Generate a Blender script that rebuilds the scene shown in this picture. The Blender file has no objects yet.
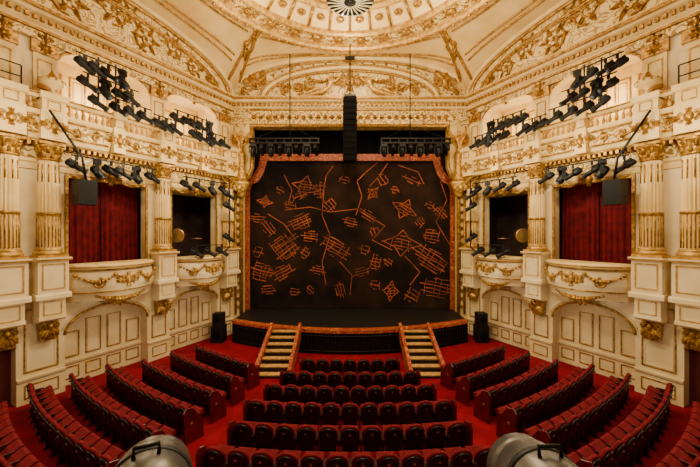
import bpy, math, random, bmesh
from mathutils import Vector, Matrix
random.seed(5)
F=320.0; CZ=5.6
COL=bpy.context.scene.collection
pi=math.pi; sin=math.sin; cos=math.cos

# ------------------------------------------------------------------ materials
def mat(name,color,rough=.6,metal=0.,bump=0.,bscale=30.,var=0.,color2=None,vscale=4.,spec=.5,emit=None,sheen=0):
    m=bpy.data.materials.new(name); m.use_nodes=True
    nt=m.node_tree; b=nt.nodes['Principled BSDF']
    b.inputs['Roughness'].default_value=rough; b.inputs['Metallic'].default_value=metal
    b.inputs['Specular IOR Level'].default_value=spec
    if sheen:
        b.inputs['Sheen Weight'].default_value=sheen
        b.inputs['Sheen Tint'].default_value=(.8,.1,.1,1)
    g=nt.nodes.new('ShaderNodeNewGeometry')
    n=nt.nodes.new('ShaderNodeTexNoise'); n.inputs['Scale'].default_value=vscale; n.inputs['Detail'].default_value=4
    nt.links.new(g.outputs['Position'],n.inputs['Vector'])
    r=nt.nodes.new('ShaderNodeValToRGB')
    c2=color2 or tuple(c*.8 for c in color)
    r.color_ramp.elements[1].position=.68
    r.color_ramp.elements[0].position=.36
    r.color_ramp.elements[0].color=(*c2,1); r.color_ramp.elements[1].color=(*color,1)
    nt.links.new(n.outputs['Fac'],r.inputs['Fac']); nt.links.new(r.outputs['Color'],b.inputs['Base Color'])
    if bump:
        n2=nt.nodes.new('ShaderNodeTexNoise'); n2.inputs['Scale'].default_value=bscale
        nt.links.new(g.outputs['Position'],n2.inputs['Vector'])
        bp=nt.nodes.new('ShaderNodeBump'); bp.inputs['Strength'].default_value=bump; bp.inputs['Distance'].default_value=.03
        nt.links.new(n2.outputs['Fac'],bp.inputs['Height']); nt.links.new(bp.outputs['Normal'],b.inputs['Normal'])
    if emit:
        b.inputs['Emission Color'].default_value=(*emit[0],1); b.inputs['Emission Strength'].default_value=emit[1]
    return m
def filigree(name,c1,c2,scale=2.,freq=26.,thr=.25,metal=.3,dist=.8):
    m=bpy.data.materials.new(name); m.use_nodes=True
    nt=m.node_tree; b=nt.nodes['Principled BSDF']; L=nt.links.new
    b.inputs['Roughness'].default_value=.45
    g=nt.nodes.new('ShaderNodeNewGeometry')
    n=nt.nodes.new('ShaderNodeTexNoise'); n.inputs['Scale'].default_value=scale; n.inputs['Detail'].default_value=1.5
    n.inputs['Distortion'].default_value=dist
    L(g.outputs['Position'],n.inputs['Vector'])
    mu=nt.nodes.new('ShaderNodeMath'); mu.operation='MULTIPLY'; mu.inputs[1].default_value=freq*2; L(n.outputs['Fac'],mu.inputs[0])
    s=nt.nodes.new('ShaderNodeMath'); s.operation='SINE'; L(mu.outputs[0],s.inputs[0])
    mr=nt.nodes.new('ShaderNodeMapRange'); mr.inputs['From Min'].default_value=thr; mr.inputs['From Max'].default_value=thr+.35
    L(s.outputs[0],mr.inputs['Value'])
    mx=nt.nodes.new('ShaderNodeMix'); mx.data_type='RGBA'; mx.inputs[6].default_value=(*c1,1); mx.inputs[7].default_value=(*c2,1)
    L(mr.outputs[0],mx.inputs[0]); L(mx.outputs[2],b.inputs['Base Color'])
    mm=nt.nodes.new('ShaderNodeMath'); mm.operation='MULTIPLY'; mm.inputs[1].default_value=metal; L(mr.outputs[0],mm.inputs[0]); L(mm.outputs[0],b.inputs['Metallic'])
    bp=nt.nodes.new('ShaderNodeBump'); bp.inputs['Strength'].default_value=.8; bp.inputs['Distance'].default_value=.05
    L(mr.outputs[0],bp.inputs['Height']); L(bp.outputs['Normal'],b.inputs['Normal'])
    return m
CREAM=mat('cream_paint',(.81,.60,.26),.5,color2=(.66,.46,.16),vscale=1.5)
PALE=mat('pale_cream_paint',(.81,.66,.38),.5,color2=(.67,.51,.25),vscale=1.2)
GOLD=mat('gilding',(.58,.32,.05),.35,.45,bump=.4,bscale=25,color2=(.19,.085,.010),vscale=8)
GOLDL=mat('pale_gilding',(.70,.43,.10),.35,.3,bump=.3,bscale=20,color2=(.36,.19,.03),vscale=6)
FIL=filigree('gilded_filigree',(.80,.58,.23),(.33,.175,.025),scale=2.6,freq=22)
FILL=filigree('painted_foliage',(.84,.64,.29),(.46,.27,.06),scale=1.5,freq=22,thr=.45,metal=.1,dist=1.6)
CEIL=mat('ceiling_paint',(.84,.62,.27),.5,color2=(.68,.46,.16),vscale=.9)
VELVET=mat('red_velvet',(.185,.004,.012),.8,sheen=.12,color2=(.10,.002,.007),vscale=8,spec=.2)
SEATBK=mat('seat_back_leatherette',(.016,.004,.004),.38,color2=(.008,.002,.002),spec=.45)
WOODD=mat('dark_mahogany',(.05,.010,.006),.35,color2=(.025,.005,.003),vscale=12)
CARPET=mat('red_carpet',(.25,.006,.017),.95,bump=.3,bscale=80,color2=(.155,.004,.011),vscale=1.5,spec=.1)
CURT=mat('curtain_velvet',(.15,.002,.008),.75,sheen=.1,color2=(.07,.001,.004),spec=.2)
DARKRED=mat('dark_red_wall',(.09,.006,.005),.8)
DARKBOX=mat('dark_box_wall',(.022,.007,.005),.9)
BLACK=mat('black_metal',(.006,.006,.007),.5,color2=(.003,.003,.003),spec=.3)
BLKCL=mat('black_cloth',(.004,.0035,.0035),.95,spec=.1)
STAGE=mat('stage_floor_paint',(.016,.012,.011),.5,color2=(.008,.007,.007),vscale=3,spec=.3)
GREY=mat('grey_cast_metal',(.13,.125,.115),.35,.5,color2=(.07,.068,.065))
LENS=mat('lens_glass',(.10,.12,.16),.1,.2)
PATT=mat('orange_paint',(.50,.11,.02),.8,color2=(.17,.035,.010),vscale=1.6)
CLOTH=mat('painted_cloth',(.030,.015,.009),.95,color2=(.009,.006,.005),vscale=.7,spec=.1)
RFR=filigree('red_gold_scribble',(.26,.024,.008),(.52,.15,.03),scale=3,freq=22,thr=.1,metal=0)
TREAD=mat('pale_wood_tread',(.66,.38,.12),.5,color2=(.36,.17,.04),vscale=7)
BRASS=mat('brass',(.7,.5,.2),.3,.8)
TAN=mat('drum_skin',(.75,.58,.34),.5)
GLASS=mat('crystal',(.85,.75,.5),.2,.0)

# ------------------------------------------------------------------ builder
WL={}
class MB:
    def __init__(s): s.v=[];s.f=[];s.mi=[];s.sm=[]
    def add(s,vs,fs,m=0,sm=False):
        b=len(s.v); s.v+=[tuple(p) for p in vs]
        for f in fs: s.f.append(tuple(b+i for i in f)); s.mi.append(m); s.sm.append(sm)
    def box(s,x0,x1,y0,y1,z0,z1,m=0):
        vs=[(x,y,z) for x in (x0,x1) for y in (y0,y1) for z in (z0,z1)]
        s.add(vs,[(0,1,3,2),(4,6,7,5),(0,4,5,1),(2,3,7,6),(0,2,6,4),(1,5,7,3)],m)
    def run(s,u0,u1,prof,m=0):
        n=len(prof); vs=[(u0,v,w) for w,v in prof]+[(u1,v,w) for w,v in prof]
        s.add(vs,[(i,(i+1)%n,n+(i+1)%n,n+i) for i in range(n)]+[tuple(range(n)),tuple(range(2*n-1,n-1,-1))],m)
    def plate(s,poly,w0,w1,m=0):
        n=len(poly); vs=[(a,b,w0) for a,b in poly]+[(a,b,w1) for a,b in poly]
        s.add(vs,[(i,(i+1)%n,n+(i+1)%n,n+i) for i in range(n)]+[tuple(range(n)),tuple(range(2*n-1,n-1,-1))],m)
    def strip(s,us,lo,hi,w0,w1,m=0):
        n=len(us); vs=[]
        for u in us: vs+=[(u,lo(u),w0),(u,hi(u),w0),(u,lo(u),w1),(u,hi(u),w1)]
        fs=[]
        for i in range(n-1):
            a=4*i;b=a+4
            fs+=[(a,a+1,b+1,b),(a+2,b+2,b+3,a+3),(a,b,b+2,a+2),(a+1,a+3,b+3,b+1)]
        fs+=[(0,2,3,1),(4*n-4,4*n-3,4*n-1,4*n-2)]
        s.add(vs,fs,m)
    def bow(s,u0,u1,prof,bul,n=20,m=0):
        k=len(prof); vs=[];fs=[]
        for i in range(n+1):
            u=u0+(u1-u0)*i/n
            for w,v in prof: vs.append((u,v,w+(bul(u) if w>0.001 else 0)))
        for i in range(n):
            for j in range(k):
                a=i*k+j;b=i*k+(j+1)%k; fs.append((a,b,b+k,a+k))
        fs+=[tuple(range(k)),tuple(range((n+1)*k-1,n*k-1,-1))]
        s.add(vs,fs,m,False)
    def tube(s,pts,r,seg=6,m=0,close=False):
        P=[Vector(p) for p in pts]; n=len(P); R=r if isinstance(r,(list,tuple)) else [r]*n
        t0=(P[1]-P[0]).normalized(); up=Vector((0,0,1)) if abs(t0.z)<.9 else Vector((1,0,0))
        a=t0.cross(up).normalized(); vs=[];fs=[]
        for i in range(n):
            if close: t=(P[(i+1)%n]-P[i-1])
            else: t=(P[min(i+1,n-1)]-P[max(i-1,0)])
            t=t.normalized() if t.length>1e-9 else t0
            a=(a-t*a.dot(t)); a=a.normalized() if a.length>1e-6 else t.orthogonal().normalized()
            b=t.cross(a)
            for j in range(seg):
                q=2*pi*j/seg; vs.append(P[i]+(a*cos(q)+b*sin(q))*R[i])
        for i in range(n if close else n-1):
            i2=(i+1)%n
            for j in range(seg): fs.append((i*seg+j,i*seg+(j+1)%seg,i2*seg+(j+1)%seg,i2*seg+j))
        if not close: fs+=[tuple(range(seg)),tuple(range((n-1)*seg,n*seg))]
        s.add(vs,fs,m,True)
    def ball(s,c,r,seg=8,rings=5,m=0):
        if not isinstance(r,(tuple,list)): r=(r,r,r)
        vs=[(c[0],c[1],c[2]-r[2])];fs=[]
        for i in range(1,rings):
            p=-pi/2+pi*i/rings
            for j in range(seg):
                q=2*pi*j/seg; vs.append((c[0]+r[0]*cos(p)*cos(q),c[1]+r[1]*cos(p)*sin(q),c[2]+r[2]*sin(p)))
        vs.append((c[0],c[1],c[2]+r[2])); t=len(vs)-1
        for j in range(seg):
            fs.append((0,1+(j+1)%seg,1+j)); fs.append((t,t-seg+j,t-seg+(j+1)%seg))
        for i in range(rings-2):
            for j in range(seg):
                a=1+i*seg+j;b=1+i*seg+(j+1)%seg; fs.append((a,b,b+seg,a+seg))
        s.add(vs,fs,m,True)
    def lathe(s,prof,c,ax='z',seg=16,m=0,sm=True,flute=0):
        vs=[];fs=[];k=len(prof)
        for (r,h) in prof:
            for j in range(seg):
                q=2*pi*j/seg; rr=r*(1-flute*(j%2))
                a,b=rr*cos(q),rr*sin(q)
                vs.append((c[0]+a,c[1]+b,c[2]+h) if ax=='z' else (c[0]+a,c[1]+h,c[2]+b) if ax=='v' else (c[0]+h,c[1]+a,c[2]+b))
        for i in range(k-1):
            for j in range(seg): fs.append((i*seg+j,i*seg+(j+1)%seg,(i+1)*seg+(j+1)%seg,(i+1)*seg+j))
        fs+=[tuple(range(seg)),tuple(range((k-1)*seg,k*seg))]
        s.add(vs,fs,m,sm and not flute)
    def frame(s,u0,u1,v0,v1,t=.04,w0=0,w1=.03,m=0):
        s.box(u0,u1,v0,v0+t,w0,w1,m);s.box(u0,u1,v1-t,v1,w0,w1,m)
        s.box(u0,u0+t,v0+t,v1-t,w0,w1,m);s.box(u1-t,u1,v0+t,v1-t,w0,w1,m)
    def scroll(s,u,v,size,sx=1,sy=1,w=.05,r=.03,m=0,turns=1.6):
        pts=[];rs=[]
        N=22
        for i in range(N+1):
            t=i/N; a=-pi/2+t*turns*2*pi; rad=size*(1-.86*t)
            pts.append((u+sx*rad*cos(a)*.95,v+sy*(rad*sin(a)),w)); rs.append(r*(1.15-.55*t))
        s.tube(pts,rs,5,m); s.ball((u,v,w),r*1.7,6,4,m)
    def leaf(s,u,v,l,ang,w=.04,m=0,k=.32):
        du,dv=cos(ang),sin(ang); n=5; vs=[];fs=[]
        for i in range(n+1):
            t=i/n; wd=l*k*sin(pi*min(1,t*.9+.1))**.8*(1.0 if i<n else .05); c=(u+du*l*t,v+dv*l*t)
            vs+=[(c[0]-dv*wd,c[1]+du*wd,w),(c[0],c[1],w+.05+l*.15*sin(pi*t)),(c[0]+dv*wd,c[1]-du*wd,w)]
        for i in range(n):
            a=3*i; fs+=[(a,a+1,a+4,a+3),(a+1,a+2,a+5,a+4)]
        s.add(vs,fs,m,False)
    def rosette(s,u,v,r,w=.03,m=0,n=8):
        for i in range(n): s.leaf(u,v,r,2*pi*i/n,w,m,.28)
        s.ball((u,v,w+r*.15),r*.3,7,4,m)
    def swag(s,u0,u1,v,drop,wf,r=.05,m=0):
        n=max(6,int(abs(u1-u0)/(r*1.3)))
        for i in range(n+1):
            t=i/n;u=u0+(u1-u0)*t; rr=r*(.7+.6*sin(pi*t))*random.uniform(.85,1.15)
            s.ball((u,v-drop*4*t*(1-t),wf(u)),rr,6,4,m)
    def rinceau(s,u0,u1,v,h,w=.04,m=0,r=.025):
        n=max(1,round((u1-u0)/(h*1.3))); st=(u1-u0)/n
        pts=[(u0+(u1-u0)*i/(n*8),v+h*.22*sin(pi*i/8),w) for i in range(n*8+1)]
        s.tube(pts,r,5,m)
        for i in range(n):
            sg=1 if i%2==0 else -1; uc=u0+st*(i+.5)
            s.scroll(uc,v-sg*h*.05,h*.36,sg,-sg if i%2 else 1,w,r,m,1.3)
            for a in (.6,1.5,2.4): s.leaf(uc,v+sg*h*.22,h*.3,sg*a,w,m)
    def cartouche(s,u,v,r,w=.05,m=0):
        s.ball((u,v,w),(r*.45,r*.6,.12),10,6,m)
        for sx in (-1,1):
            s.scroll(u+sx*r*.62,v+r*.35,r*.3,sx,1,w,r*.07,m); s.scroll(u+sx*r*.6,v-r*.35,r*.28,sx,-1,w,r*.07,m)
            for a in (-.5,.0,.5): s.leaf(u+sx*r*.7,v,r*.7,a if sx>0 else pi-a,w,m)
        for a in (-.5,0,.5): s.leaf(u,v+r*.5,r*.5,pi/2+a,w,m); s.leaf(u,v-r*.5,r*.5,-pi/2+a,w,m)
    def obj(s,name,mats,M=None,parent=None,label=None,cat=None,kind=None,group=None,loc=None,local=False):
        vs=[Vector(M(*p)) if M else Vector(p) for p in s.v]
        if loc is None and not local:
            xs=[p.x for p in vs];ys=[p.y for p in vs];zs=[p.z for p in vs]
            loc=Vector(((min(xs)+max(xs))/2,(min(ys)+max(ys))/2,min(zs)))
        loc=Vector(loc) if loc is not None else Vector((0,0,0))
        me=bpy.data.meshes.new(name); me.from_pydata([p-loc for p in vs],[],s.f)
        if not isinstance(mats,(list,tuple)): mats=[mats]
        for m in mats: me.materials.append(m)
        me.polygons.foreach_set('material_index',s.mi); me.polygons.foreach_set('use_smooth',s.sm)
        bm=bmesh.new(); bm.from_mesh(me); bmesh.ops.recalc_face_normals(bm,faces=bm.faces); bm.to_mesh(me); bm.free()
        o=bpy.data.objects.new(name,me); COL.objects.link(o)
        tag(o,label,cat,kind,group)
        if parent:
            o.parent=parent; o.location=loc-(WL.get(parent.name,Vector((0,0,0))) if not local else Vector((0,0,0)))
        else: o.location=loc
        WL[o.name]=loc
        return o
def tag(o,label=None,cat=None,kind=None,group=None):
    if label: o['label']=label
    if cat: o['category']=cat
    if kind: o['kind']=kind
    if group: o['group']=group
def root(name,loc,label,cat,group=None,rot=None,kind=None):
    o=bpy.data.objects.new(name,None); o.empty_display_size=.2; COL.objects.link(o); o.location=loc
    if rot: o.rotation_euler=rot
    tag(o,label,cat,kind,group); WL[o.name]=Vector(loc); return o
def dup(rt,loc,rotz=0,label=None,scale=None):
    n=rt.copy(); COL.objects.link(n); n.location=loc; n.rotation_euler=(0,0,rotz)
    if label: n['label']=label
    if scale: n.scale=(scale,)*3
    for c in list(rt.children):
        if c.name not in COL.objects: continue
        k=c.copy(); COL.objects.link(k); k.parent=n
    return n
def floorz(y): return 0.0 if y>10.5 else .06*(10.5-y)

# ------------------------------------------------------------------ frames
def SM(sd):
    return lambda u,v,w:(sd*(6.6+.475*u-.88*w),18-.88*u-.475*w,v)
FM=lambda u,v,w:(u,18-w,v)
def arch(t,rise=2.35,p=2.3): return rise*max(0,1-abs(t)**p)**(1/p)

# ------------------------------------------------------------------ floor & rear shell
mb=MB()
ys=[18,10.5,-6]
vs=[];fs=[]
for y in ys:
    hw=6.9+.54*(18-y)+.2
    hw=min(hw,15.3)
    vs+=[(-hw,y,floorz(y)),(hw,y,floorz(y)),(-hw,y,floorz(y)-.25),(hw,y,floorz(y)-.25)]
for i in range(2):
    a=4*i;b=a+4
    fs+=[(a,a+1,b+1,b),(a+2,b+2,b+3,a+3),(a,b,b+2,a+2),(a+1,a+3,b+3,b+1)]
mb.add(vs,fs); mb.obj('floor',CARPET,label='crimson carpeted raked stalls floor',cat='floor',kind='structure')
mb=MB(); mb.box(-15,15,-6.3,-6,-.2,13.3); mb.obj('wall_back',DARKRED,label='dark red rear auditorium wall',cat='wall',kind='structure')
mb=MB(); mb.box(-14.6,14.6,-6,.95,3.8,4.0); mb.box(-14.0,14.0,.95,1.1,3.7,4.5,1)
mb.obj('balcony_floor',[CARPET,CREAM],label='dress circle floor with cream front parapet',cat='balcony',kind='structure')

# ------------------------------------------------------------------ columns / sides
trimn=[0]
def trim(mb,mats,M,label):
    trimn[0]+=1
    return mb.obj('trim_%d'%trimn[0],mats,M,label=label,cat='moulding',kind='structure')

def build_side(sd):
    M=SM(sd); nm='left' if sd<0 else 'right'
    w=MB()
    w.box(0.0,19,-.2,3.5,-.9,-.5,0)
    for a,b in ((0.0,1.05),(3.65,4.65),(7.5,8.75)): w.box(a,b,-.2,3.5,-.5,0,0)
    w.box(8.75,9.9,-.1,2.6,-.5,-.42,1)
    w.box(8.75,17,2.6,3.5,-.5,0,0); w.box(9.9,17,-.2,2.6,-.5,0,0)
    for a,b,sp,ri in ((1.05,3.65,2.15,.65),(4.65,7.5,2.0,.85)):
        n=24; us=[a+(b-a)*i/n for i in range(n+1)]
        c=(a+b)/2;h=(b-a)/2
        w.strip(us,lambda u:sp+ri*math.sqrt(max(0,1-((u-c)/h)**2)),lambda u:3.5,-.5,0,0)
    w.box(0.0,19,3.5,4.0,-2.4,.05,0)
    for a,b in ((0.0,1.05),(3.65,4.65),(7.5,9.55),(12,19)): w.box(a,b,4.0,7.7,-.5,0,0)
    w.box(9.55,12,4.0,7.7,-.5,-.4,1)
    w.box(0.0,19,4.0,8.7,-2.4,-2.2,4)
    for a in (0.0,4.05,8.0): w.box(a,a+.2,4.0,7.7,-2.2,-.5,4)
    w.box(0.0,19,7.7,8.7,-2.2,0,0)
    w.box(0.0,19,8.7,9.3,-2.4,.1,0)
    w.box(0.0,19,9.3,13.1,-2.0,-1.7,2)
    for a,b in ((0.0,.95),(3.8,4.5),(7.65,9.4),(13,19)): w.box(a,b,9.3,12.4,-1.7,-.1,0)
    w.box(0.0,19,12.4,13.1,-1.7,0,0)
    for a,b in ((.95,3.8),(4.5,7.65),(9.4,13)):
        n=16; us=[a+(b-a)*i/n for i in range(n+1)]; c=(a+b)/2;h=(b-a)/2
        w.strip(us,lambda u:11.75+.6*math.sqrt(max(0,1-((u-c)/h)**2)),lambda u:12.4,-.6,-.12,0)
    n=48; us=[16.6*i/n for i in range(n+1)]
    w.strip(us,lambda u:13.1,lambda u:13.12+arch((u-8.3)/8.3),-.4,0,3)
    w.obj('wall_'+nm,[PALE,DARKRED,CREAM,FILL,DARKBOX],M,label='cream and gilt side wall with box openings and lunette',cat='wall',kind='structure')
    b=MB(); b.box(14.55,14.85,-6,3.6,-.2,13.4); b.obj('wall_rear_'+nm,[DARKRED],lambda x,y,z:(sd*x,y,z),label='dark red rear side wall',cat='wall',kind='structure')
    t=MB()
    t.run(0,17,[(0,12.45),(.06,12.45),(.06,12.6),(.14,12.66),(.14,12.82),(.34,12.9),(.38,13.0),(.44,13.08),(.44,13.16),(0,13.16)],0)
    t.run(0,17,[(.0,12.12),(.05,12.12),(.05,12.40),(0,12.42)],1)
    u=.1
    while u<12: t.box(u,u+.1,12.70,12.84,.12,.26,2); u+=.2
    t.run(0,17,[(.43,12.98),(.49,12.98),(.49,13.09),(.43,13.09)],2)
    t.run(0,17,[(.05,12.42),(.12,12.42),(.12,12.50),(.05,12.50)],2)
    trim(t,[CREAM,FIL,GOLD],M,'cream cornice with gilt dentils and frieze')
    t=MB()
    for off,r,m in ((0,.14,0),(.32,.08,1),(.95,.07,1),(1.1,.04,1)):
        pts=[(8.3+(8.3-off)*math.sin(a),13.12+max(0.02,arch(math.sin(a))*(1-off*.28)),.05) for a in [(-.5+i/60)*pi for i in range(61)]]
        t.tube(pts,r,6,m)
    t.tube([(.9,13.35,.03),(6.3,13.35,.03)],.04,5,1)
    for (uu,vv,sz,sx) in ((2.4,13.85,.42,1),(3.5,14.3,.5,-1),(4.7,14.0,.55,1),(6.0,14.5,.6,-1),(7.4,14.0,.6,1),(5.3,14.7,.35,1),(8.9,14.4,.6,-1),(10.3,14.0,.5,1)):
        t.scroll(uu,vv,sz,sx,1,.04,.045,1); 
        for k in range(6): t.leaf(uu+.2*cos(k),vv+.2*sin(k),sz*.8,k*1.05,.02,1,.22)
    t.cartouche(1.4,13.6,.3,.05,1)
    trim(t,[CREAM,GOLD],M,'gilt arch moulding and foliage of the lunette')
    t=MB()
    for uc in (.5,4.14,8.03,9.05):
        t.box(uc-.3,uc+.3,10.1,11.7,-.1,-.02,0); t.frame(uc-.2,uc+.2,10.5,11.5,.03,-.02,.01,1)
        t.box(uc-.36,uc+.36,11.7,12.1,-.1,.05,1); t.rosette(uc,11.9,.2,.05,1)
        t.cartouche(uc,12.25,.16,.05,1)
    for a,b in ((.95,3.8),(4.5,7.65)):
        n=4
        for i in range(n):
            x0=a+(b-a)*i/n+.12; x1=a+(b-a)*(i+1)/n-.12
            t.frame(x0,x1,9.6,11.9,.05,-1.7,-1.66,1); t.frame(x0+.12,x1-.12,9.75,11.75,.02,-1.7,-1.68,1)
        c=(a+b)/2;h=(b-a)/2
        t.tube([(c-h*cos(q),11.75+.6*sin(q),-.1) for q in [pi*i/20 for i in range(21)]],.05,5,1)
        t.cartouche(c,12.3,.28,-.05,1)
    trim(t,[CREAM,GOLD],M,'gilt panel frames and pilaster capitals of gallery')
    t=MB()
    for a,b in ((.1,.95),(3.75,4.55),(7.6,8.65)):
        t.frame(a+.08,b-.08,1.0,3.1 if a!=3.75 else 2.0,.04,0,.03,0); t.frame(a+.15,b-.15,1.07,3.03 if a!=3.75 else 1.93,.025,0,.02,1)
        t.box(a-.1,b+.1,0,.75,0,.05,1); t.frame(a+.08,b-.08,.18,.62,.035,.05,.07,0); t.run(a-.1,b+.1,[(0,.75),(.1,.77),(.12,.85),(0,.85)],1)
    for a,b,sp,ri in ((1.05,3.65,2.15,.65),(4.65,7.5,2.0,.85)):
        t.run(a,b,[(-.5,.75),(-.42,.77),(-.40,.85),(-.5,.85)],1); 
        n=4; k=(b-a)/n
        for i in range(n):
            x0=a+k*i+.1;x1=a+k*(i+1)-.1
            top=1.95 if i in (0,n-1) else 2.35
            t.frame(x0,x1,1.0,top,.035,-.5,-.46,0); t.frame(x0+.07,x1-.07,1.07,top-.07,.02,-.5,-.48,1)
            t.frame(x0,x1,.2,.65,.035,-.5,-.47,0)
        c=(a+b)/2;h=(b-a)/2
        t.tube([(c-h*cos(q),sp+ri*sin(q),.02) for q in [pi*i/24 for i in range(25)]],.05,6,0)
        t.tube([(c-(h+.1)*cos(q),sp+(ri+.12)*sin(q),.02) for q in [pi*(.06+.88*i/24) for i in range(25)]],.02,5,1)
        t.leaf(a+.25,3.2,.3,-.4,.02,0); t.leaf(b-.25,3.2,.3,pi+.4,.02,0)
        t.rinceau(a+.2,b-.2,3.3,.22,.03,0,.014)
    trim(t,[GOLD,PALE],M,'thin gilt panel mouldings of the lower side wall')
    t=MB()
    t.run(0,10.5,[(0,7.75),(.05,7.75),(.05,7.95),(.1,8.0),(.1,8.1),(0,8.1)],0)
    t.run(0,10.5,[(0,8.12),(.04,8.12),(.04,8.5),(0,8.5)],1)
    u=.05
    while u<10.4: t.box(u,u+.09,8.5,8.62,.0,.4,2); u+=.18
    for a,b in ((1.05,3.65),(4.65,7.5)):
        t.frame(a,b,4.0,7.7,.09,0,.05,2)
        c=(a+b)/2; t.cartouche(c,7.75,.3,.08,2)
        t.swag(a+.15,c-.25,7.72,.18,lambda u:.06,.04,2); t.swag(c+.25,b-.15,7.72,.18,lambda u:.06,.04,2)
    trim(t,[CREAM,FIL,GOLD],M,'gilt entablature with dentils over the boxes')
    # ---- upper balcony
    rl=Vector(M(5.2,8.65,.3)); R=root('gallery_balcony',rl,'cream and gilt upper gallery balcony with turned balusters','balcony')
    p=MB()
    p.run(0,11,[(.1,8.65),(.3,8.65),(.42,8.72),(.46,8.85),(.52,8.9),(.52,9.42),(.6,9.46),(.66,9.54),(.66,9.6),(.1,9.6)],0)
    p.run(0,11,[(.34,10.0),(.64,10.0),(.7,10.05),(.7,10.12),(.66,10.16),(.34,10.16)],0)
    for uc in (.57,2.3,4.14,6.08,8.03,9.05,10.3):
        ww=.34 if uc not in (2.3,6.08) else .2
        p.box(uc-ww,uc+ww,8.68,9.62,.5,.74,0); p.box(uc-ww+.03,uc+ww-.03,9.6,10.0,.36,.72,0); p.box(uc-ww-.03,uc+ww+.03,10.0,10.2,.3,.8,0)
    p.obj('parapet',[CREAM],M,parent=R)
    p=MB()
    p.run(0,11,[(.52,8.93),(.535,8.93),(.535,9.38),(.52,9.38)],1)
    st=[.57,2.3,4.14,6.08,8.03,9.05,10.3]
    for a,b in zip(st[:-1],st[1:]):
        p.rinceau(a+.38,b-.38,9.15,.40,.56,0,.03) if b-a>1 else None
        p.tube([(a+.3,8.9,.54),(b-.3,8.9,.54)],.035,5,0); p.tube([(a+.3,9.42,.58),(b-.3,9.42,.58)],.035,5,0)
    for uc in st: p.cartouche(uc,9.15,.28,.74,0); p.frame(uc-.17,uc+.17,9.66,9.96,.025,.72,.74,0)
    p.tube([(0,8.66,.33),(11,8.66,.33)],.04,5,0); p.tube([(0,10.1,.70),(11,10.1,.70)],.025,5,0)
    p.obj('gilt_ornament',[GOLD,FIL],M,parent=R,label='gilded scrollwork')
    bl=MB(); bl.lathe([(.06,0),(.06,.04),(.03,.06),(.065,.14),(.05,.2),(.025,.28),(.035,.33),(.06,.36),(.06,.40)],(0,0,0),'z',8)
    me=None; u=.15
    while u<10.9:
        if all(abs(u-c)>(.4 if c not in (2.3,6.08) else .27) for c in st):
            if me is None:
                o=bl.obj('baluster',GOLDL,local=True,parent=R); me=o.data
            else:
                o=bpy.data.objects.new('baluster',me); COL.objects.link(o); o.parent=R
            o.location=Vector(M(u,9.6,.5))-rl
        u+=.2
    q=MB()
    for z in (10.55,10.9): q.tube([(8.75,z,.45),(10.6,z,.45)],.022,6)
    for u in (8.75,9.4,10.0,10.6): q.tube([(u,10.19,.45),(u,10.9,.45)],.022,6)
    q.obj('safety_rail',BLACK,M,label='thin dark metal safety rail on gallery balcony top',cat='railing')
    uo=Vector(M(8.03,10.2,.55)); R=root('urn',uo,'gilded shallow urn standing on gallery balcony pier','urn',group='gilded balcony urns')
    q=MB(); q.box(-.16,.16,-.16,.16,0,.07); q.lathe([(.13,.07),(.06,.14),(.05,.2),(.12,.26),(.3,.36),(.36,.48),(.33,.5),(.28,.44)],(0,0,0),'z',16)
    q.obj('bowl',CREAM,local=True,parent=R)
    q=MB(); q.lathe([(.30,.47),(.2,.56),(.1,.66),(.04,.78),(.01,.82)],(0,0,0),'z',14); 
    for i in range(12): q.ball((.34*cos(i*pi/6),.34*sin(i*pi/6),.46),.04,6,4)
    q.obj('lid',GOLD,local=True,parent=R,label='gilded fluted lid')
    # ---- columns
    for uc in (.57,4.14,8.03,9.05):
        wc=.28; bs=Vector(M(uc,2.0,wc))
        R=root('column',bs,'fluted cream column with gilded capital on tall pedestal','column',group='box columns')
        q=MB()
        pr=[(.30,5.1),(.305,5.6),(.305,6.3),(.295,7.2),(.265,8.05)]
        q.lathe(pr,(uc,0,wc),'v',40,0,flute=.13); q.obj('shaft',CREAM,M,parent=R)
        q=MB(); 
        for j in range(20):
            a=2*pi*j/20; q.tube([(uc+.29*cos(a),5.15,wc+.29*sin(a)),(uc+.292*cos(a),6.2,wc+.292*sin(a))],.022,5)
        for j in range(10):
            a=2*pi*j/10; q.tube([(uc+.272*cos(a),7.3,wc+.272*sin(a)),(uc+.262*cos(a),7.9,wc+.262*sin(a))],.024,5)
        q.lathe([(.30,6.2),(.325,6.23),(.325,6.28),(.30,6.3)],(uc,0,wc),'v',24)
        q.obj('gilt_fluting',GOLD,M,parent=R)
        q=MB(); q.lathe([(.38,4.88),(.40,4.92),(.40,4.97),(.36,5.0),(.34,5.03),(.36,5.06),(.34,5.1),(.3,5.12)],(uc,0,wc),'v',24); q.box(uc-.4,uc+.4,4.8,4.89,wc-.27,wc+.4)
        q.obj('base',GOLDL,M,parent=R)
        q=MB(); q.lathe([(.265,8.02),(.3,8.05),(.3,8.09),(.26,8.12),(.27,8.3),(.34,8.48),(.38,8.53)],(uc,0,wc),'v',20)
        for ring,(z,r,hh) in enumerate(((8.12,.26,.17),(8.28,.28,.2))):
            for j in range(8):
                a=2*pi*(j+.5*ring)/8; c0=Vector((uc+r*cos(a),z,wc+r*sin(a))); 
                q.tube([c0,c0+Vector((.03*cos(a),hh*.7,.03*sin(a))),c0+Vector((.08*cos(a),hh,.08*sin(a))),c0+Vector((.09*cos(a),hh*.85,.09*sin(a)))],[.05,.045,.03,.015],5)
        for a in (pi/4,3*pi/4,5*pi/4,7*pi/4): q.ball((uc+.36*cos(a),8.48,wc+.36*sin(a)),.06,7,5)
        q.box(uc-.34,uc+.34,8.55,8.64,wc-.27,wc+.34)
        q.obj('capital',GOLD,M,parent=R,label='gilded leafy capital')
        q=MB()
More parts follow.
